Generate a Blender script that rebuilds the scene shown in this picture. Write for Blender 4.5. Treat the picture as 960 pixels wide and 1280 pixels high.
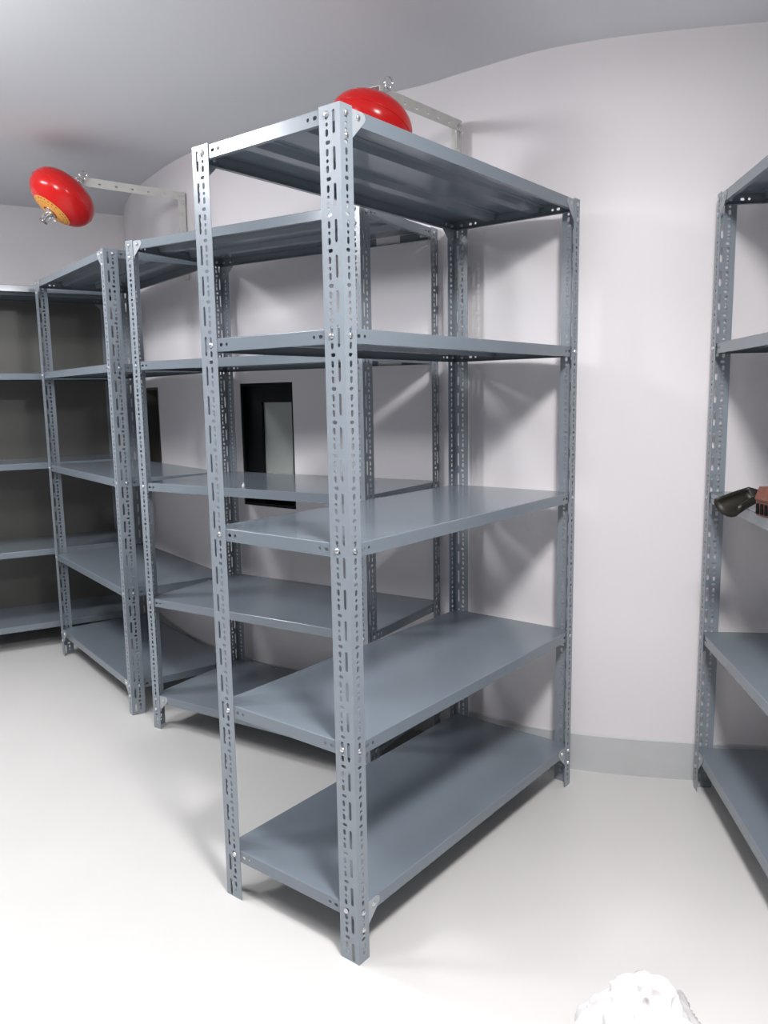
import bpy, bmesh, math, random
from mathutils import Vector, Matrix, noise
from mathutils.geometry import tessellate_polygon

sc = bpy.context.scene
for o in list(bpy.data.objects):
    bpy.data.objects.remove(o)
COL = sc.collection
rng = random.Random(4)

# ------------------------------------------------------------------ camera
CAM_H = 1.3865
cam = bpy.data.cameras.new('camera')
cam_o = bpy.data.objects.new('camera', cam)
COL.objects.link(cam_o)
cam.sensor_fit = 'VERTICAL'
cam.sensor_height = 24.0
cam.lens = 1004.56 * 24.0 / 1280.0
cam.clip_start = 0.02
pitch, roll = 0.1443, -0.0167
fw = Vector((0, math.cos(pitch), -math.sin(pitch)))
up0 = Vector((0, math.sin(pitch), math.cos(pitch)))
rt0 = Vector((1, 0, 0))
rt = math.cos(roll) * rt0 + math.sin(roll) * up0
up = -math.sin(roll) * rt0 + math.cos(roll) * up0
M = Matrix(((rt.x, up.x, -fw.x, 0), (rt.y, up.y, -fw.y, 0), (rt.z, up.z, -fw.z, CAM_H), (0, 0, 0, 1)))
cam_o.matrix_world = M
sc.camera = cam_o

# ------------------------------------------------------------------ light, exposure
world = bpy.data.worlds.new('world')
sc.world = world
world.use_nodes = True
world.node_tree.nodes['Background'].inputs[0].default_value = (0.8, 0.85, 1, 1)
world.node_tree.nodes['Background'].inputs[1].default_value = 0.05


def area(name, loc, size, power, color=(1, 1, 1), size_y=None, rotz=0):
    l = bpy.data.lights.new(name, 'AREA')
    l.energy = power
    l.color = color
    l.shape = 'RECTANGLE'
    l.size = size
    l.size_y = size_y or size
    o = bpy.data.objects.new(name, l)
    o.location = loc
    o.rotation_euler = (0, 0, rotz)
    COL.objects.link(o)
    return o


def globe(name, loc, radius, power, color=(1, 1, 1)):
    l = bpy.data.lights.new(name, 'POINT')
    l.energy = power
    l.color = color
    l.shadow_soft_size = radius
    o = bpy.data.objects.new(name, l)
    o.location = loc
    COL.objects.link(o)
    return o


area('ceiling_lamp', (0.40, 0.72, 2.47), 0.30, 68, (1.0, 0.985, 0.99), 0.40, 0.2)
globe('ceiling_lamp', (0.42, 0.80, 2.38), 0.13, 19, (1.0, 0.985, 0.99))
area('ceiling_lamp', (-1.30, 1.20, 2.47), 0.40, 10, (0.98, 0.985, 1.0), 0.40, 0.2)
globe('ceiling_lamp', (-1.65, 1.95, 2.36), 0.15, 48, (0.97, 0.975, 1.0))
area('ceiling_lamp', (-2.20, 3.00, 2.47), 0.40, 32, (0.98, 0.985, 1.0), 0.40, 0.2)

sc.view_settings.view_transform = 'Standard'
sc.view_settings.look = 'None'
sc.view_settings.gamma = 1.0
sc.view_settings.use_curve_mapping = False
sc.view_settings.exposure = 0.0


# ------------------------------------------------------------------ materials
def mat(name, color, rough=0.5, metal=0.0, bump=0.0, bscale=60, var=0.0, vscale=4, spec=0.5, coat=0.0, sub=0.0):
    m = bpy.data.materials.new(name)
    m.use_nodes = True
    nt = m.node_tree
    b = nt.nodes['Principled BSDF']
    b.inputs['Base Color'].default_value = (*color, 1)
    b.inputs['Roughness'].default_value = rough
    b.inputs['Metallic'].default_value = metal
    b.inputs['Specular IOR Level'].default_value = spec
    b.inputs['Coat Weight'].default_value = coat
    b.inputs['Coat Roughness'].default_value = 0.08
    if bump or var:
        tc = nt.nodes.new('ShaderNodeTexCoord')
    if var:
        n = nt.nodes.new('ShaderNodeTexNoise')
        n.inputs['Scale'].default_value = vscale
        n.inputs['Detail'].default_value = 4
        nt.links.new(tc.outputs['Object'], n.inputs['Vector'])
        r = nt.nodes.new('ShaderNodeValToRGB')
        r.color_ramp.elements[0].position = 0.3
        r.color_ramp.elements[1].position = 0.7
        r.color_ramp.elements[0].color = (*[c * (1 - var) for c in color], 1)
        r.color_ramp.elements[1].color = (*[min(1, c * (1 + var)) for c in color], 1)
        nt.links.new(n.outputs['Fac'], r.inputs['Fac'])
        nt.links.new(r.outputs['Color'], b.inputs['Base Color'])
    if bump:
        n2 = nt.nodes.new('ShaderNodeTexNoise')
        n2.inputs['Scale'].default_value = bscale
        n2.inputs['Detail'].default_value = 3
        nt.links.new(tc.outputs['Object'], n2.inputs['Vector'])
        bp = nt.nodes.new('ShaderNodeBump')
        bp.inputs['Strength'].default_value = bump
        bp.inputs['Distance'].default_value = 0.01
        nt.links.new(n2.outputs['Fac'], bp.inputs['Height'])
        nt.links.new(bp.outputs['Normal'], b.inputs['Normal'])
    return m


M_WALL = mat('white_wall_paint', (0.79, 0.755, 0.77), 0.45, bump=0.03, bscale=8, var=0.012, vscale=1.5)
M_GREY = mat('unseen_wall_bounce_cut_grey', (0.30, 0.30, 0.31), 0.6)  # grey given to the unseen walls to cut bounced light
M_CEIL = mat('white_ceiling_paint', (0.84, 0.85, 0.88), 0.8, var=0.01, vscale=1.2)
M_FLOOR = mat('light_grey_epoxy_floor', (0.66, 0.645, 0.625), 0.38, bump=0.02, bscale=5, var=0.03, vscale=1.6)
M_BASE = mat('grey_skirting_paint', (0.53, 0.54, 0.545), 0.4, var=0.05, vscale=6)
M_STEEL = mat('grey_blue_enamelled_steel', (0.175, 0.208, 0.240), 0.20, bump=0.05, bscale=3.5, var=0.03, vscale=3, spec=0.5, coat=0.12)
M_POST = mat('grey_blue_enamelled_angle_steel', (0.235, 0.27, 0.305), 0.30, bump=0.03, bscale=60, spec=0.7)
M_GUSSET = mat('pale_grey_enamelled_steel', (0.34, 0.37, 0.39), 0.35)
M_ZINC = mat('zinc_plated_steel', (0.72, 0.73, 0.75), 0.28, metal=1.0)
M_CHROME = mat('chrome', (0.78, 0.78, 0.78), 0.15, metal=1.0)
M_RED = mat('glossy_red_plastic', (0.60, 0.010, 0.010), 0.22, coat=0.1, spec=0.35)
M_LABEL = mat('yellow_paper_label', (0.72, 0.33, 0.06), 0.5)
M_INK = mat('dark_label_print', (0.16, 0.05, 0.02), 0.6)
M_WHITE = mat('cream_painted_angle_steel', (0.62, 0.61, 0.57), 0.5, var=0.05, vscale=20)
M_BLACK = mat('black_window_frame_paint', (0.004, 0.005, 0.006), 0.5, spec=0.2)
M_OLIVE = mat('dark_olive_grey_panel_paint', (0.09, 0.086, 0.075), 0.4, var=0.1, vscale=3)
M_SHEET = mat('added_sheet_dark_grey', (0.125, 0.122, 0.112), 0.35, var=0.06, vscale=2)  # for the sheet added behind the left rack
M_PANE = mat('grey_green_opaque_pane', (0.34, 0.36, 0.34), 0.25, var=0.04, vscale=3)
M_DARK = mat('dark_brown_plastic', (0.011, 0.009, 0.006), 0.5, var=0.25, vscale=30)
M_BROWN = mat('copper_brown_plastic', (0.17, 0.065, 0.045), 0.45, var=0.18, vscale=60)
M_BAG = mat('white_plastic_bag', (0.82, 0.80, 0.805), 0.4)
M_CAP = mat('white_plastic', (0.85, 0.86, 0.86), 0.35)


# ------------------------------------------------------------------ helpers
def link_obj(name, bm, m, parent=None, loc=None, rot=None, smooth=False, recalc=True):
    if recalc:
        bmesh.ops.recalc_face_normals(bm, faces=bm.faces)
    me = bpy.data.meshes.new(name)
    bm.to_mesh(me)
    bm.free()
    if smooth:
        for p in me.polygons:
            p.use_smooth = True
    me.materials.append(m)
    o = bpy.data.objects.new(name, me)
    COL.objects.link(o)
    if parent:
        o.parent = parent
    if loc is not None:
        o.location = loc
    if rot is not None:
        o.rotation_euler = rot
    return o


def inst(src, parent, loc=None, rot=None, name=None):
    o = src.copy()
    if name:
        o.name = name
    COL.objects.link(o)
    o.parent = parent
    if loc is not None:
        o.location = loc
    if rot is not None:
        o.rotation_euler = rot
    return o


def thing(name, label, cat, loc=(0, 0, 0), rotz=0.0, group=None):
    o = bpy.data.objects.new(name, None)
    o.empty_display_size = 0.1
    COL.objects.link(o)
    o.location = loc
    o.rotation_euler = (0, 0, rotz)
    tag(o, label, cat, group)
    return o


def tag(o, label, cat, group=None):
    o['label'] = label
    o['category'] = cat
    if group:
        o['group'] = group
    return o


def struct(o):
    o['kind'] = 'structure'
    return o


def add_box(bm, lo, hi, mtx=None):
    vs = []
    for x in (lo[0], hi[0]):
        for y in (lo[1], hi[1]):
            for z in (lo[2], hi[2]):
                v = Vector((x, y, z))
                if mtx:
                    v = mtx @ v
                vs.append(bm.verts.new(v))
    for f in ((0, 1, 3, 2), (4, 6, 7, 5), (0, 4, 5, 1), (2, 3, 7, 6), (0, 2, 6, 4), (1, 5, 7, 3)):
        bm.faces.new([vs[i] for i in f])


def slot_loop(cx, cy, w, h, n=4):
    """stadium outline, w across, h along y (or reversed)"""
    pts = []
    if h >= w:
        r = w / 2
        d = h / 2 - r
        for i in range(n + 1):
            a = math.pi * i / n
            pts.append((cx + r * math.cos(a), cy + d + r * math.sin(a)))
        for i in range(n + 1):
            a = math.pi + math.pi * i / n
            pts.append((cx + r * math.cos(a), cy - d + r * math.sin(a)))
    else:
        r = h / 2
        d = w / 2 - r
        for i in range(n + 1):
            a = -math.pi / 2 + math.pi * i / n
            pts.append((cx + d + r * math.cos(a), cy + r * math.sin(a)))
        for i in range(n + 1):
            a = math.pi / 2 + math.pi * i / n
            pts.append((cx - d + r * math.cos(a), cy + r * math.sin(a)))
    return pts


def plate(bm, outer, holes, t, fn):
    """perforated plate: outer and hole loops in 2D, thickness t, fn(u,v,w)->Vector"""
    loops = [outer] + holes
    flat = [p for l in loops for p in l]
    tris = tessellate_polygon([[Vector((p[0], p[1], 0)) for p in l] for l in loops])
    f0 = [bm.verts.new(fn(p[0], p[1], 0)) for p in flat]
    f1 = [bm.verts.new(fn(p[0], p[1], t)) for p in flat]
    for a, b, c in tris:
        try:
            bm.faces.new((f0[a], f0[b], f0[c]))
            bm.faces.new((f1[c], f1[b], f1[a]))
        except ValueError:
            pass
    k = 0
    for l in loops:
        n = len(l)
        for i in range(n):
            j = (i + 1) % n
            try:
                bm.faces.new((f0[k + i], f0[k + j], f1[k + j], f1[k + i]))
            except ValueError:
                pass
        k += n


def add_lathe(bm, prof, n=32, mtx=None, cap=True):
    rings = []
    for r, z in prof:
        ring = []
        for i in range(n):
            a = 2 * math.pi * i / n
            v = Vector((r * math.cos(a), r * math.sin(a), z))
            ring.append(bm.verts.new(mtx @ v if mtx else v))
        rings.append(ring)
    for a, b in zip(rings[:-1], rings[1:]):
        for i in range(n):
            j = (i + 1) % n
            bm.faces.new((a[i], a[j], b[j], b[i]))
    if cap:
        bm.faces.new(rings[0])
        bm.faces.new(rings[-1])


def add_tube(bm, pts, r, n=8, closed=False):
    pts = [Vector(p) for p in pts]
    m = len(pts)
    rings = []
    prev = None
    for i, p in enumerate(pts):
        if closed:
            t = (pts[(i + 1) % m] - pts[i - 1]).normalized()
        else:
            t = (pts[min(i + 1, m - 1)] - pts[max(i - 1, 0)]).normalized()
        if prev is None:
            a = t.orthogonal().normalized()
        else:
            a = (prev - t * prev.dot(t)).normalized()
        prev = a
        b = t.cross(a)
        rings.append([bm.verts.new(p + r * (math.cos(2 * math.pi * k / n) * a + math.sin(2 * math.pi * k / n) * b)) for k in range(n)])
    rng_ = range(m) if closed else range(m - 1)
    for i in rng_:
        A, B = rings[i], rings[(i + 1) % m]
        for k in range(n):
            bm.faces.new((A[k], A[(k + 1) % n], B[(k + 1) % n], B[k]))
    if not closed:
        bm.faces.new(rings[0])
        bm.faces.new(rings[-1])


# ------------------------------------------------------------------ room shell
H_CEIL = 2.52
ctrl = [(2.6, 2.54), (1.8, 2.615), (1.218, 2.70), (0.967, 2.745), (0.767, 2.795), (0.62, 2.85), (0.507, 2.91),
        (0.29, 3.075), (0.2, 3.15), (0.0, 3.275), (-0.27, 3.455), (-0.39, 3.54), (-0.655, 3.745), (-0.75, 3.825),
        (-0.985, 4.08), (-1.216, 4.415), (-1.33, 4.605), (-1.40, 4.73), (-1.50, 4.97), (-1.59, 5.22)]
ctrl = [Vector((x, y, 0)) for x, y in ctrl]


def catmull(P, k=6):
    out, idx = [], []
    for i in range(len(P) - 1):
        p0 = P[max(i - 1, 0)]
        p1, p2 = P[i], P[i + 1]
        p3 = P[min(i + 2, len(P) - 1)]
        idx.append(len(out))
        for j in range(k):
            t = j / k
            d1 = (p2 - p1).length
            m1 = (p2 - p0) / max((p2 - p0).length, 1e-6) * d1
            m2 = (p3 - p1) / max((p3 - p1).length, 1e-6) * d1
            h00 = 2 * t ** 3 - 3 * t ** 2 + 1
            h10 = t ** 3 - 2 * t ** 2 + t
            h01 = -2 * t ** 3 + 3 * t ** 2
            h11 = t ** 3 - t ** 2
            out.append(h00 * p1 + h10 * m1 + h01 * p2 + h11 * m2)
    idx.append(len(out))
    out.append(P[-1].copy())
    return out, idx


curve, cidx = catmull(ctrl)
W1 = (cidx[11], cidx[12])   # window behind the middle rack
W2 = (cidx[15], cidx[17])   # dark opening behind the corner rack
WIN_Z = (0.89, 1.45)


def wall_normal_out(i):
    a, b = curve[max(i - 1, 0)], curve[min(i + 1, len(curve) - 1)]
    t = (b - a).normalized()
    return Vector((t.y, -t.x, 0))


# room lies to the left of travel (right->left), outward is +y-ish
bm = bmesh.new()
TH = 0.12
zs = [0.0, WIN_Z[0], WIN_Z[1], H_CEIL]
inner = [[bm.verts.new((p.x, p.y, z)) for z in zs] for p in curve]
outer = []
for i, p in enumerate(curve):
    n = wall_normal_out(i)
    if n.y < 0 and n.x < 0:
        n = -n
    outer.append([bm.verts.new((p.x + n.x * TH, p.y + n.y * TH, z)) for z in zs])


def is_open(i, k):
    return k == 1 and (W1[0] <= i < W1[1] or W2[0] <= i < W2[1])


for i in range(len(curve) - 1):
    for k in range(3):
        if is_open(i, k):
            bm.faces.new((inner[i][1], inner[i + 1][1], outer[i + 1][1], outer[i][1]))
            bm.faces.new((inner[i][2], inner[i + 1][2], outer[i + 1][2], outer[i][2]))
            continue
        bm.faces.new((inner[i][k], inner[i + 1][k], inner[i + 1][k + 1], inner[i][k + 1]))
        bm.faces.new((outer[i][k], outer[i][k + 1], outer[i + 1][k + 1], outer[i + 1][k]))
for w in (W1, W2):
    for i in w:
        bm.faces.new((inner[i][1], inner[i][2], outer[i][2], outer[i][1]))
for i in (0, len(curve) - 1):
    for k in range(3):
        bm.faces.new((inner[i][k], inner[i][k + 1], outer[i][k + 1], outer[i][k]))
for i in range(len(curve) - 1):
    bm.faces.new((inner[i][0], inner[i + 1][0], outer[i + 1][0], outer[i][0]))
    bm.faces.new((inner[i][3], inner[i + 1][3], outer[i + 1][3], outer[i][3]))
struct(link_obj('wall_back', bm, M_WALL))


def seg_wall(name, a, b, m=M_WALL, t=0.12):
    a, b = Vector((*a, 0)), Vector((*b, 0))
    d = (b - a).normalized()
    n = Vector((d.y, -d.x, 0))     # outward
    bm = bmesh.new()
    vs = []
    for p in (a, b, b + n * t, a + n * t):
        vs.append((bm.verts.new((p.x, p.y, 0)), bm.verts.new((p.x, p.y, H_CEIL))))
    for i in range(4):
        j = (i + 1) % 4
        bm.faces.new((vs[i][0], vs[j][0], vs[j][1], vs[i][1]))
    bm.faces.new([v[0] for v in vs])
    bm.faces.new([v[1] for v in vs])
    return struct(link_obj(name, bm, m))


LW0, LW1 = (-1.59, 5.22), (-3.3, 4.273)
seg_wall('wall_left', LW0, LW1)
seg_wall('wall_side', LW1, (-3.3, -1.2), M_GREY)
seg_wall('wall_rear', (-3.3, -1.2), (2.6, -1.2), M_GREY)
seg_wall('wall_right', (2.6, -1.2), (2.6, 2.54), M_GREY)
for nm, z0, z1, m in (('floor', -0.1, 0.0, M_FLOOR), ('ceiling', H_CEIL, H_CEIL + 0.1, M_CEIL)):
    bm = bmesh.new()
    add_box(bm, (-3.5, -1.4, z0), (2.8, 5.6, z1))
    struct(link_obj(nm, bm, m))

# painted skirting
BH = 0.142
bm = bmesh.new()
prof = [(0.0, 0.0), (-0.006, 0.0), (-0.006, BH - 0.004), (-0.002, BH), (0.0, BH)]
rows = []
for i, p in enumerate(curve):
    n = wall_normal_out(i)
    if n.y < 0 and n.x < 0:
        n = -n
    rows.append([bm.verts.new((p.x + n.x * d, p.y + n.y * d, z)) for d, z in prof])
for A, B in zip(rows[:-1], rows[1:]):
    for k in range(4):
        bm.faces.new((A[k], B[k], B[k + 1], A[k + 1]))
struct(link_obj('baseboard_back', bm, M_BASE))
bm = bmesh.new()
d = (Vector(LW1) - Vector(LW0)).normalized()
nin = Vector((-d.y, d.x))
q = [Vector(LW0), Vector(LW1), Vector(LW1) + nin * 0.006, Vector(LW0) + nin * 0.006]
vs = [(bm.verts.new((p.x, p.y, 0)), bm.verts.new((p.x, p.y, BH))) for p in q]
for i in range(4):
    j = (i + 1) % 4
    bm.faces.new((vs[i][0], vs[j][0], vs[j][1], vs[i][1]))
bm.faces.new([v[1] for v in vs])
struct(link_obj('baseboard_left', bm, M_BASE))


# ------------------------------------------------------------------ windows in the back wall
def window(name, w, m, pane):
    a, b = curve[w[1]], curve[w[0]]          # left, right as seen from the room
    t = (b - a)
    L = t.length
    t.normalize()
    out = Vector((-t.y, t.x, 0))
    base = Matrix(((t.x, out.x, 0, a.x), (t.y, out.y, 0, a.y), (0, 0, 1, 0), (0, 0, 0, 1)))
    bm = bmesh.new()
    z0, z1 = WIN_Z
    add_box(bm, (-0.0, 0.085, z0), (L, 0.11, z1), base)              # back board
    add_box(bm, (0.0, 0.004, z0), (0.012, 0.085, z1), base)          # linings
    add_box(bm, (L - 0.012, 0.004, z0), (L, 0.085, z1), base)
    add_box(bm, (0.012, 0.004, z1 - 0.012), (L - 0.012, 0.085, z1), base)
    add_box(bm, (0.012, 0.004, z0), (L - 0.012, 0.085, z0 + 0.012), base)
    if pane:
        add_box(bm, (0.012, 0.03, z1 - 0.087), (L - 0.012, 0.085, z1 - 0.012), base)   # deep head rail
        add_box(bm, (0.012, 0.03, z0 + 0.012), (0.108, 0.085, z1 - 0.087), base)       # left stile
    f = struct(link_obj(name, bm, m))
    if pane:
        bm = bmesh.new()
        add_box(bm, (0.108, 0.045, z0 + 0.05), (L - 0.012, 0.07, z1 - 0.087), base)
        p = link_obj('pane', bm, M_PANE, f)
        p['label'] = 'grey-green window pane'
    return f


window('window_1', W1, M_BLACK, True)
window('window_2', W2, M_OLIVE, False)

# ------------------------------------------------------------------ slotted-angle racks
RH = 2.0
LEVELS = [0.148, 0.567, 1.050, 1.535, 1.998]
LIP = 0.032
PITCH = 0.0745
WIDE, NARROW, T = 0.060, 0.040, 0.002


def post_bm(sx):
    """fold at the origin; wide flange along +y, narrow flange along sx*x"""
    bm = bmesh.new()
    n = int(RH / PITCH) + 1
    for k in range(n):
        zt = RH - 0.0655 - k * PITCH + 0.0655 if k else RH
        # one period: its horizontal oblong sits 9 mm under the top of the period
        zc = RH - (k * PITCH) - 0.002      # horizontal oblong centre
        za = zc + 0.010 if k else RH
        zb = zc - PITCH + 0.010
        if k == 0:
            za = RH
        zb = max(zb, 0.0)
        if za - zb < 0.004:
            break
        hw, hn = [], []

        def put(lst, x, z, w, h):
            if z + h / 2 < za - 0.001 and z - h / 2 > zb + 0.001:
                lst.append(slot_loop(x, z, w, h))
        if k:
            put(hw, 0.036, zc, 0.0145, 0.0085)
            put(hn, 0.0185, zc, 0.0135, 0.0085)
        for lst, x in ((hw, 0.0385), (hn, 0.0195)):
            put(lst, x, zc - 0.0200, 0.0088, 0.0162)
            put(lst, x, zc - 0.0375, 0.0082, 0.0086)
            put(lst, x, zc - 0.0545, 0.0088, 0.0162)
        put(hw, 0.0185, zc - 0.0345, 0.0086, 0.0490)
        plate(bm, [(0, zb), (WIDE, zb), (WIDE, za), (0, za)], hw, T, lambda u, v, w: Vector((sx * w, u, v)))
        plate(bm, [(T, zb), (NARROW, zb), (NARROW, za), (T, za)], hn, T, lambda u, v, w: Vector((sx * u, w, v)))
    return bm


def shelf_bm(L, W):
    """tray with turned-down lips; origin at the centre of its top face"""
    bm = bmesh.new()
    ox, oy = L / 2 - T - 0.0006, W / 2 - T - 0.0022
    c, t = 0.0025, 0.0012
    # top sheet and rounded-over edge
    z = [0, -c]
    a = [bm.verts.new((sx * (ox - c), sy * (oy - c), 0)) for sx, sy in ((-1, -1), (1, -1), (1, 1), (-1, 1))]
    nx, ny = 10, 4
    grid = [[None] * (ny + 1) for _ in range(nx + 1)]
    for v in a:
        bm.verts.remove(v)
    for i in range(nx + 1):
        for j in range(ny + 1):
            x = -(ox - c) + 2 * (ox - c) * i / nx
            y = -(oy - c) + 2 * (oy - c) * j / ny
            sag = -0.0016 * (1 - (2 * i / nx - 1) ** 2) * (1 - (2 * j / ny - 1) ** 2)
            grid[i][j] = (x, y, sag)
    for dz, flip in ((0, False), (-t, True)):
        vv = [[bm.verts.new((x, y, s + dz)) for x, y, s in col] for col in grid]
        for i in range(nx):
            for j in range(ny):
                f = (vv[i][j], vv[i + 1][j], vv[i + 1][j + 1], vv[i][j + 1])
                bm.faces.new(f[::-1] if flip else f)
    # chamfer
    q = [(-1, -1), (1, -1), (1, 1), (-1, 1)]
    steps = [(c, 0.0), (c * 0.45, -c * 0.22), (c * 0.12, -c * 0.55), (0, -c)]
    rings = [[bm.verts.new((sx * (ox - d), sy * (oy - d), zz)) for sx, sy in q] for d, zz in steps]
    for A, B in zip(rings[:-1], rings[1:]):
        for i in range(4):
            j = (i + 1) % 4
            bm.faces.new((A[i], B[i], B[j], A[j]))
    # lips with a pair of holes at either end
    for axis, half, off in ((0, ox, oy), (1, oy, ox)):
        holes = []
        for s in (-1, 1):
            e = half - (NARROW if axis == 0 else WIDE) - 0.010
            holes.append(slot_loop(s * e, -0.0165, 0.0125, 0.0085))
            holes.append(slot_loop(s * (e - 0.021), -0.0165, 0.0085, 0.0085))
        for s in (-1, 1):
            if axis == 0:
                fn = lambda u, v, w, s=s: Vector((u, s * (off - w), v))
            else:
                fn = lambda u, v, w, s=s: Vector((s * (off - w), u, v))
            plate(bm, [(-half, -LIP), (half, -LIP), (half, -c), (-half, -c)], holes, t, fn)
            # return flange
            lo, hi = off - 0.013, off
            if axis == 0:
                add_box(bm, (-half, min(s * lo, s * hi), -LIP - t), (half, max(s * lo, s * hi), -LIP))
            else:
                add_box(bm, (min(s * lo, s * hi), -half + 0.013, -LIP - t), (max(s * lo, s * hi), half - 0.013, -LIP))
    return bm


def rib_bm(L):
    bm = bmesh.new()
    h = L / 2 - 0.012
    sec = [(-0.042, -0.0014), (-0.024, -0.0014), (-0.016, -0.018), (0.016, -0.018), (0.024, -0.0014), (0.042, -0.0014),
           (0.042, -0.0024), (0.0247, -0.0024), (0.0167, -0.019), (-0.0167, -0.019), (-0.0247, -0.0024), (-0.042, -0.0024)]
    A = [bm.verts.new((-h, y, z - 0.0004)) for y, z in sec]
    B = [bm.verts.new((h, y, z - 0.0004)) for y, z in sec]
    n = len(sec)
    for i in range(n):
        j = (i + 1) % n
        bm.faces.new((A[i], A[j], B[j], B[i]))
    return bm


def gusset_bm():
    """corner plate in the x-z plane, corner at the origin, legs to +x and -z"""
    bm = bmesh.new()
    s = 0.088
    outline = [(0.002, -0.002), (s - 0.012, -0.002), (s - 0.003, -0.006), (s, -0.014), (s - 0.004, -0.022),
               (0.022, -s + 0.006), (0.012, -s), (0.002, -s)]
    holes = [slot_loop(0.062, -0.0165, 0.009, 0.0085), slot_loop(0.0195, -0.062, 0.0085, 0.0085)]
    plate(bm, outline[::-1], holes, 0.0014, lambda u, v, w: Vector((u, w, v)))
    return bm


def bolt_bm():
    """dome head on +z side of a plate at z=0, shank and hex nut behind"""
    bm = bmesh.new()
    add_lathe(bm, [(0.0066, 0.0001), (0.0066, 0.0012), (0.0058, 0.0028), (0.0040, 0.0040), (0.0016, 0.0046)], 12)
    add_lathe(bm, [(0.0030, 0.0001), (0.0030, -0.0120)], 8)
    add_lathe(bm, [(0.0062, -0.0042), (0.0062, -0.0088)], 6)
    return bm


proto_post = {}
proto_misc = {}


def first(key, maker, m, name, parent, loc, rot=None):
    """the first use links the mesh, later uses copy the object"""
    if key in proto_misc:
        return inst(proto_misc[key], parent, loc, rot or (0, 0, 0), name)
    o = link_obj(name, maker(), m, parent, loc, rot or (0, 0, 0))
    proto_misc[key] = o
    return o


def make_rack(L, W, label, loc, rotz, bolts=True):
    root = thing('storage_rack', label, 'storage rack', loc, rotz, 'grey slotted-angle storage racks')
    # posts
    for sx, sy in ((-1, -1), (1, -1), (1, 1), (-1, 1)):
        kind = sx * sy
        rot = (0, 0, 0) if sy < 0 else (0, 0, math.pi)
        # kind +1: (-1,-1) -> narrow +x; (1,1) rotated.  kind -1: (1,-1) -> narrow -x; (-1,1) rotated
        first(('post', kind), lambda: post_bm(1 if kind > 0 else -1), M_POST, 'post', root, (sx * L / 2, sy * W / 2, 0), rot)
    for li, z in enumerate(LEVELS):
        if ('shelf', L, W) in proto_misc:
            sh = inst(proto_misc[('shelf', L, W)], root, (0, 0, z), None, 'shelf')
        else:
            sh = link_obj('shelf', shelf_bm(L, W), M_STEEL, root, (0, 0, z))
            proto_misc[('shelf', L, W)] = sh
        for y in (-0.085, 0.085):
            first(('rib', L), lambda: rib_bm(L), M_STEEL, 'stiffening_rib', sh, (0, y, 0))
        if li in (0, 4):
            for sx, sy in ((-1, -1), (1, -1), (1, 1), (-1, 1)):
                kind = sx * sy
                # plate just inside the narrow flange, against the long lip
                y = sy * (W / 2 - T - 0.0003)
                key = ('gusset', kind)
                if key in proto_misc:
                    g = inst(proto_misc[key], root, (sx * L / 2, y, z), (0, 0, 0 if sy < 0 else math.pi), 'gusset_plate')
                else:
                    b = gusset_bm()
                    if kind < 0:
                        bmesh.ops.scale(b, vec=(-1, 1, 1), verts=b.verts)
                    g = link_obj('gusset_plate', b, M_GUSSET, root, (sx * L / 2, y, z), (0, 0, 0 if sy < 0 else math.pi))
                    proto_misc[key] = g
        if bolts:
            for sx, sy in ((-1, -1), (1, -1), (1, 1), (-1, 1)):
                zb = z - 0.0165
                first('bolt', bolt_bm, M_ZINC, 'bolt', root, (sx * (L / 2), sy * (W / 2 - 0.0385), zb), (0, sx * math.pi / 2, 0))
                first('bolt', bolt_bm, M_ZINC, 'bolt', root, (sx * (L / 2 - 0.0195), sy * (W / 2), zb), (-sy * math.pi / 2, 0, 0))
                if li in (0, 4):
                    first('bolt', bolt_bm, M_ZINC, 'bolt', root, (sx * (L / 2 - 0.0195), sy * (W / 2), z - 0.062), (-sy * math.pi / 2, 0, 0))
                    first('bolt', bolt_bm, M_ZINC, 'bolt', root, (sx * (L / 2 - 0.062), sy * (W / 2 - T - 0.0003), zb), (-sy * math.pi / 2, 0, 0))
    return root


def rack_from(corner, th, L, W, side, label, bolts=True):
    """corner: fold of one post; long axis heads th (from +Y towards +X); side +1: depth lies to the left of the long axis"""
    v = Vector((math.sin(th), math.cos(th)))
    u = Vector((-v.y, v.x)) * side
    c = Vector(corner) + v * L / 2 + u * W / 2
    return make_rack(L, W, label, (c.x, c.y, 0), math.atan2(v.y, v.x), bolts)


W_R = 0.488
rack_from((-0.0791, 1.794), 0.6725, 1.169, W_R, 1,
          'nearest grey slotted-angle steel rack, its end post in the middle of the room')
rack_from((-0.0627, 2.6845), -1.0134, 1.0986, 0.54, -1,
          'grey five-shelf steel rack along the curved wall, in front of the black-framed window')
rack_from((-1.128, 3.397), -0.640, 1.0986, W_R, -1,
          'grey five-shelf steel rack left of the window rack, angled into the far corner')
E_d = Vector((0.875, 0.485)).normalized()
E_r = Vector((-1.45, 4.66))
rack_e = rack_from(E_r, math.atan2(-E_d.x, -E_d.y), 1.169, W_R, -1,
          'shadowed grey steel rack against the left wall, mostly behind the corner rack', False)
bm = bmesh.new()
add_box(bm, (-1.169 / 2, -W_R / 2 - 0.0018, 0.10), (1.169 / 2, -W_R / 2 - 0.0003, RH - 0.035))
E_BACK = link_obj('added_dark_sheet', bm, M_SHEET, rack_e)  # sheet added so the back of this rack comes out dark
E_BACK['label'] = 'dark grey sheet back panel'
rack_from((1.0773, 2.6691), 0.1227 + math.pi, 1.169, W_R, 1,
          'grey steel rack cut off by the right edge, holding a dark scoop')

# ------------------------------------------------------------------ fire extinguisher balls on their wall brackets


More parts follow.
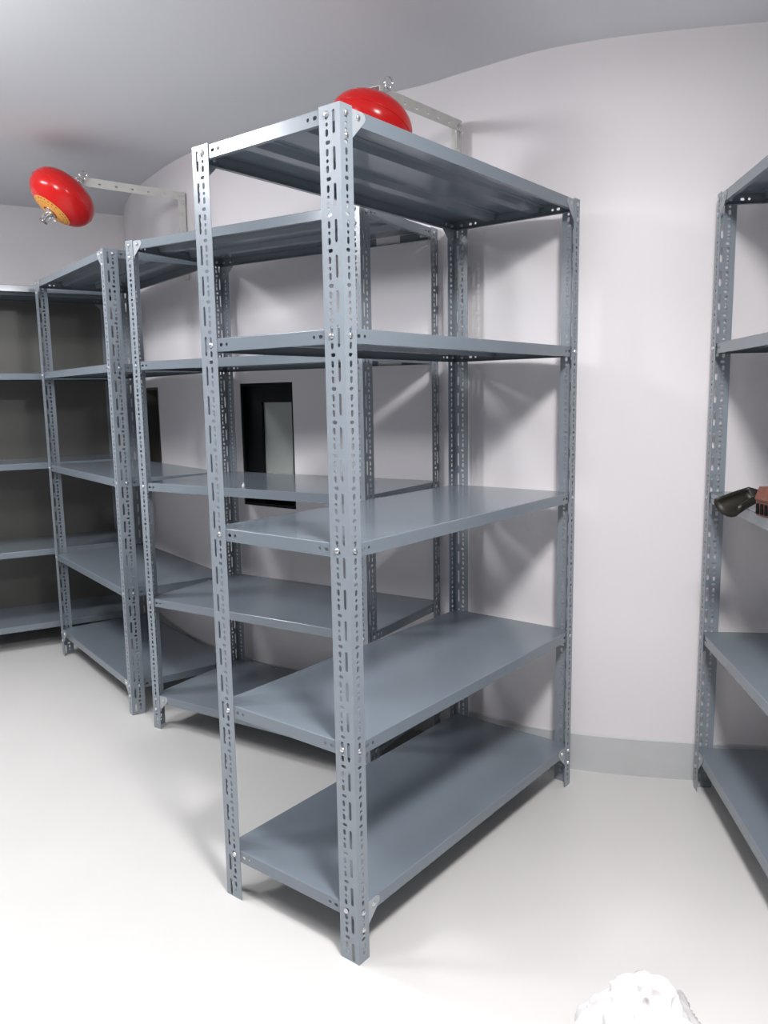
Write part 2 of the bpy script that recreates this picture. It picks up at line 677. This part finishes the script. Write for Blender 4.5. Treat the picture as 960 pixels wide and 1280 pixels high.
def bracket(label, wall_pt, n_in, reach, drop, tilt=0.0):
    """cream slotted angle: upright on the wall, arm into the room; origin at the top of the upright on the wall"""
    n = Vector((*n_in, 0)).normalized()
    t = Vector((-n.y, n.x, 0))
    root = thing('wall_bracket', label, 'bracket', wall_pt, math.atan2(n.y, n.x), 'cream wall brackets for the extinguisher balls')
    # local: +x into the room, +y along the wall
    def ang(length, fn1, fn2):
        bm = bmesh.new()
        k = int(length / 0.075)
        h = [slot_loop(0.022, 0.03 + 0.075 * i, 0.008, 0.014) for i in range(k + 1) if 0.03 + 0.075 * i < length - 0.012]
        plate(bm, [(0, 0), (0.038, 0), (0.038, length), (0, length)], h, 0.002, fn1)
        plate(bm, [(0.002, 0), (0.038, 0), (0.038, length), (0.002, length)], [list(x) for x in h], 0.002, fn2)
        return bm
    b = ang(drop, lambda u, v, w: Vector((0.001 + w, -u, -v)), lambda u, v, w: Vector((0.001 + u, -w, -v)))
    link_obj('upright', b, M_WHITE, root)
    b = ang(reach, lambda u, v, w: Vector((v + 0.003, 0.003 - w, -u)), lambda u, v, w: Vector((v + 0.003, 0.003 - u, -w)))
    link_obj('arm', b, M_WHITE, root, None, (0, tilt, 0))
    for z in (-0.05, -0.015):
        bm = bmesh.new()
        add_lathe(bm, [(0.006, 0), (0.006, 0.003), (0.003, 0.005)], 10)
        link_obj('bolt', bm, M_ZINC, root, (0.018, 0.003, z), (-math.pi / 2, 0, 0))
    return root, n, t


def fire_ball(label, center, R, half, axis_down, hook_from):
    """oblate red ball; axis_down points out of its label side; hook_from is the arm tip"""
    z = -Vector(axis_down).normalized()            # local up
    x = z.orthogonal().normalized()
    y = z.cross(x)
    root = bpy.data.objects.new('fire_extinguisher_ball', None)
    COL.objects.link(root)
    root.matrix_world = Matrix(((x.x, y.x, z.x, center[0]), (x.y, y.y, z.y, center[1]), (x.z, y.z, z.z, center[2]), (0, 0, 0, 1)))
    tag(root, label, 'fire extinguisher', 'red fire extinguisher balls on wall brackets')
    bm = bmesh.new()
    prof = []
    n = 40
    for i in range(n + 1):
        a = -math.pi / 2 + math.pi * i / n
        ca, sa = math.cos(a), math.sin(a)
        e = 0.80
        prof.append((max(R * abs(ca) ** e, 0.0015), half * math.copysign(abs(sa) ** 0.95, sa)))
    add_lathe(bm, prof, 56)
    link_obj('shell', bm, M_RED, root, smooth=True)
    # seam welded round the middle
    bm = bmesh.new()
    add_tube(bm, [(R * 1.001 * math.cos(2 * math.pi * k / 64), R * 1.001 * math.sin(2 * math.pi * k / 64), 0) for k in range(64)], 0.0014, 6, True)
    link_obj('seam', bm, M_RED, root, smooth=True)

    def surf_z(r):
        c_ = min(1.0, r / R) ** (1 / 0.80)
        return -half * (math.sqrt(max(0, 1 - c_ * c_))) ** 0.95
    # printed ring
    bm = bmesh.new()
    radii = [0.22 + (0.60 - 0.22) * i / 8 for i in range(9)]
    rings = []
    for f in radii:
        r = f * R
        rings.append([bm.verts.new((r * math.cos(2 * math.pi * k / 56), r * math.sin(2 * math.pi * k / 56), surf_z(r) - 0.0012)) for k in range(56)])
    for A, B in zip(rings[:-1], rings[1:]):
        for k in range(56):
            bm.faces.new((A[k], A[(k + 1) % 56], B[(k + 1) % 56], B[k]))
    lab = link_obj('label', bm, M_LABEL, root, smooth=True)
    lab['label'] = 'yellow printed ring label'
    bm = bmesh.new()
    for k in range(26):                              # faint line of print round the ring
        if k % 7 == 6:
            continue
        a = 2 * math.pi * k / 26
        for f, hgt in ((0.52, 0.006), (0.42, 0.004)):
            r = f * R
            wdt = 0.004 + 0.003 * rng.random()
            p = [Vector((rr * math.cos(aa), rr * math.sin(aa), surf_z(rr) - 0.0018)) for rr, aa in
                 ((r, a - wdt / r / 2), (r, a + wdt / r / 2), (r + hgt, a + wdt / r / 2), (r + hgt, a - wdt / r / 2))]
            bm.faces.new([bm.verts.new(q_) for q_ in p])
    link_obj('print', bm, M_INK, lab)
    # sprinkler head
    bm = bmesh.new()
    add_lathe(bm, [(0.026, 0.004), (0.026, -0.004), (0.016, -0.006), (0.016, -0.014), (0.010, -0.016), (0.010, -0.022)], 16, Matrix.Translation((0, 0, -half)))
    for s in (-1, 1):
        add_tube(bm, [(s * 0.011, 0, -half - 0.018), (s * 0.016, 0, -half - 0.028), (s * 0.013, 0, -half - 0.042), (0, 0, -half - 0.050)], 0.0028, 8)
    add_lathe(bm, [(0.004, 0.0), (0.004, -0.03)], 10, Matrix.Translation((0, 0, -half - 0.02)))
    for k in range(10):
        a = 2 * math.pi * k / 10
        mt = Matrix.Translation((0, 0, -half - 0.052)) @ Matrix.Rotation(a, 4, 'Z')
        add_box(bm, (0.006, -0.0028, -0.0012), (0.019, 0.0028, 0.0012), mt)
    add_lathe(bm, [(0.008, 0.001), (0.008, -0.002)], 14, Matrix.Translation((0, 0, -half - 0.052)))
    s_ = link_obj('sprinkler_head', bm, M_CHROME, root, smooth=False)
    s_['label'] = 'chrome sprinkler head'
    bm = bmesh.new()                                  # pressure gauge on the side of the head
    mt = Matrix.Translation((0.034, 0.004, -half - 0.010)) @ Matrix.Rotation(math.pi / 2, 4, 'Y')
    add_lathe(bm, [(0.003, -0.022), (0.003, -0.006), (0.011, -0.005), (0.012, 0.004), (0.010, 0.006)], 16, mt)
    link_obj('pressure_gauge', bm, M_CHROME, root)
    # hook: from a stud near the top of the shell to the arm tip
    inv = root.matrix_world.inverted()
    tip = inv @ Vector(hook_from)
    rx, ry = tip.x, tip.y
    rr = min(math.hypot(rx, ry), R * 0.55)
    k_ = rr / max(math.hypot(rx, ry), 1e-6)
    base = Vector((rx * k_, ry * k_, -surf_z(rr)))
    bm = bmesh.new()
    d_ = tip - base
    side = d_.cross(Vector((0, 0, 1)))
    side = side.normalized() if side.length > 1e-5 else Vector((1, 0, 0))
    for s in (-1, 1):
        pts = []
        for i in range(13):
            f = i / 12
            pts.append(base + d_ * (f * 1.25) + side * (s * (0.010 + 0.006 * math.sin(f * 9 + s))) )
        add_tube(bm, pts, 0.0026, 8)
    c0 = base + d_ * 1.28
    ring = []
    dn = d_.normalized()
    for i in range(20):
        a = 2 * math.pi * i / 20
        ring.append(c0 + 0.017 * (math.cos(a) * dn + math.sin(a) * side))
    add_tube(bm, ring, 0.0024, 6, True)
    add_lathe(bm, [(0.012, -0.004), (0.012, 0.008), (0.006, 0.010)], 14, Matrix.Translation(base))
    h = link_obj('hanging_hook', bm, M_CHROME, root, smooth=True)
    h['label'] = 'chrome wire hanging hook'
    return root


br1, n1, t1 = bracket('cream slotted-angle bracket holding the left red ball, above the window rack',
                      (-0.918, 3.992, 2.353), (-0.785, -0.62), 0.50, 0.40)
br2, n2, t2 = bracket('cream slotted-angle bracket holding the middle red ball, beside the nearest rack',
                      (0.300, 3.040, 2.350), (-0.53, -0.85), 0.555, 0.90, math.radians(4.5))


tip1 = Vector((-0.918, 3.992, 2.353)) + n1 * 0.49 + t1 * 0.02 + Vector((0, 0, -0.004))
tip2 = Vector((0.300, 3.040, 2.350)) + n2 * 0.54 + t2 * 0.02 + Vector((0, 0, -0.047))
ax1 = (-0.50 * rt - 0.82 * up - 0.22 * fw)
c1 = Vector((-1.388, 3.690, 2.268))
fire_ball('red oblate ball with yellow label hanging askew from the left bracket near the ceiling',
          c1, 0.145, 0.086, ax1, tip1)
ax2 = (-0.30 * rt - 0.90 * up - 0.12 * fw)
c2 = Vector((-0.022, 2.560, 2.183))
fire_ball('red oblate ball showing above the top shelf of the nearest rack, no label in view',
          c2, 0.130, 0.082, ax2, tip2)

# ------------------------------------------------------------------ things on the right-hand rack


def scoop():
    root = None
    bm = bmesh.new()
    # half-open trough: closed at the back, flared mouth in front (+x), open on top
    secs = []
    for f in range(7):
        x = -0.055 + 0.020 * f
        w = 0.026 + 0.012 * (f / 6) ** 1.5
        hgt = 0.055 + 0.010 * (f / 6)
        lift = -0.012 * (f / 6) ** 2
        sec = []
        for i in range(11):
            a = math.pi * (-0.12 + 1.24 * i / 10)
            sec.append(Vector((x, w * math.cos(a) * 1.0, lift + hgt * 0.5 - hgt * 0.5 * math.sin(a))))
        secs.append(sec)
    V = [[bm.verts.new(p) for p in s] for s in secs]
    for A, B in zip(V[:-1], V[1:]):
        for i in range(10):
            bm.faces.new((A[i], A[i + 1], B[i + 1], B[i]))
    bm.faces.new(V[0])
    o = link_obj('scoop', bm, M_DARK, None, smooth=True)
    md = o.modifiers.new('solid', 'SOLIDIFY')
    md.thickness = 0.003
    return o


o = scoop()
tag(o, 'small dark brown open-mouthed scoop overhanging the middle shelf of the right rack', 'scoop')
o.location = (1.026, 2.27, 1.056)
o.rotation_euler = (math.radians(-8), math.radians(14), math.radians(200))
o.scale = (0.95, 1.25, 0.95)

root = thing('tool_case', 'copper-brown ribbed case at the right edge, on the shelf beside the dark scoop', 'case', (1.058, 2.09, 1.0506), 0.1)
bm = bmesh.new()
prof = [(-0.052, 0.0), (0.052, 0.0), (0.056, 0.040), (0.060, 0.046), (0.048, 0.078), (-0.048, 0.078), (-0.060, 0.046), (-0.056, 0.040)]
for s0, s1 in ((-0.05, 0.05),):
    A = [bm.verts.new((x, s0, z)) for x, z in prof]
    B = [bm.verts.new((x, s1, z)) for x, z in prof]
    for i in range(8):
        j = (i + 1) % 8
        bm.faces.new((A[i], A[j], B[j], B[i]))
    bm.faces.new(A)
    bm.faces.new(B)
link_obj('body', bm, M_BROWN, root)
bm = bmesh.new()
for i in range(5):
    x = -0.040 + 0.020 * i
    add_box(bm, (x - 0.0045, -0.053, 0.004), (x + 0.0045, -0.0495, 0.036))
    add_box(bm, (-0.0585, -0.040 + 0.02 * i - 0.0045, 0.006), (-0.0535, -0.040 + 0.02 * i + 0.0045, 0.034))
v_ = link_obj('vent_slots', bm, M_BLACK, root)
v_['label'] = 'black slots'

root = thing('plug_cap', 'small white plug with a black top on the shelf lip, at the right edge', 'plug', (0.992, 1.985, 1.0506), 0.3)
bm = bmesh.new()
add_lathe(bm, [(0.014, 0.0), (0.015, 0.003), (0.015, 0.016), (0.012, 0.019)], 20)
link_obj('body', bm, M_CAP, root, smooth=False)
bm = bmesh.new()
add_lathe(bm, [(0.013, 0.019), (0.013, 0.026), (0.009, 0.031)], 20)
link_obj('cap', bm, M_BLACK, root)

# small white cap on the middle shelf of the window rack
bm = bmesh.new()
add_lathe(bm, [(0.0060, 0.0), (0.0062, 0.007), (0.0050, 0.009), (0.0030, 0.011), (0.0026, 0.015), (0.0012, 0.016)], 14)
o = link_obj('bottle_cap', bm, M_CAP, None, (-0.533, 3.045, 1.0494))
tag(o, 'tiny white plastic cap standing on the middle shelf before the black-framed window', 'cap')

# ------------------------------------------------------------------ white bag on the floor in front
bm = bmesh.new()
bmesh.ops.create_icosphere(bm, subdivisions=6, radius=1.0)
for v in bm.verts:
    p = v.co.copy()
    t = (p.z + 1) / 2
    taper = 1.0 - 0.62 * t ** 1.3
    q = Vector((p.x * 0.165 * taper, p.y * 0.17 * taper, t * 0.272))
    q.x += 0.02 * t
    nz = noise.noise(Vector((p.x * 2.2, p.y * 2.2, p.z * 1.4)))
    rd = 1 - abs(noise.noise(Vector((p.x * 3.1 + 7, p.y * 3.1, p.z * 1.2))))
    rd2 = 1 - abs(noise.noise(Vector((p.x * 7 + 3, p.y * 7, p.z * 3))))
    dirv = Vector((p.x, p.y, 0.35 * p.z))
    k = min(1, t * 6)
    q += dirv * (0.030 * nz + 0.06 * (rd - 0.8) + 0.006 * (rd2 - 0.8)) * k
    q.z = max(q.z, 0.0)
    v.co = q
o = link_obj('plastic_bag', bm, M_BAG, None, (0.475, 1.385, 0.0), (0, 0, 0.5), smooth=True)
tag(o, 'crumpled white plastic bag on the floor at the bottom edge of the photo', 'bag')
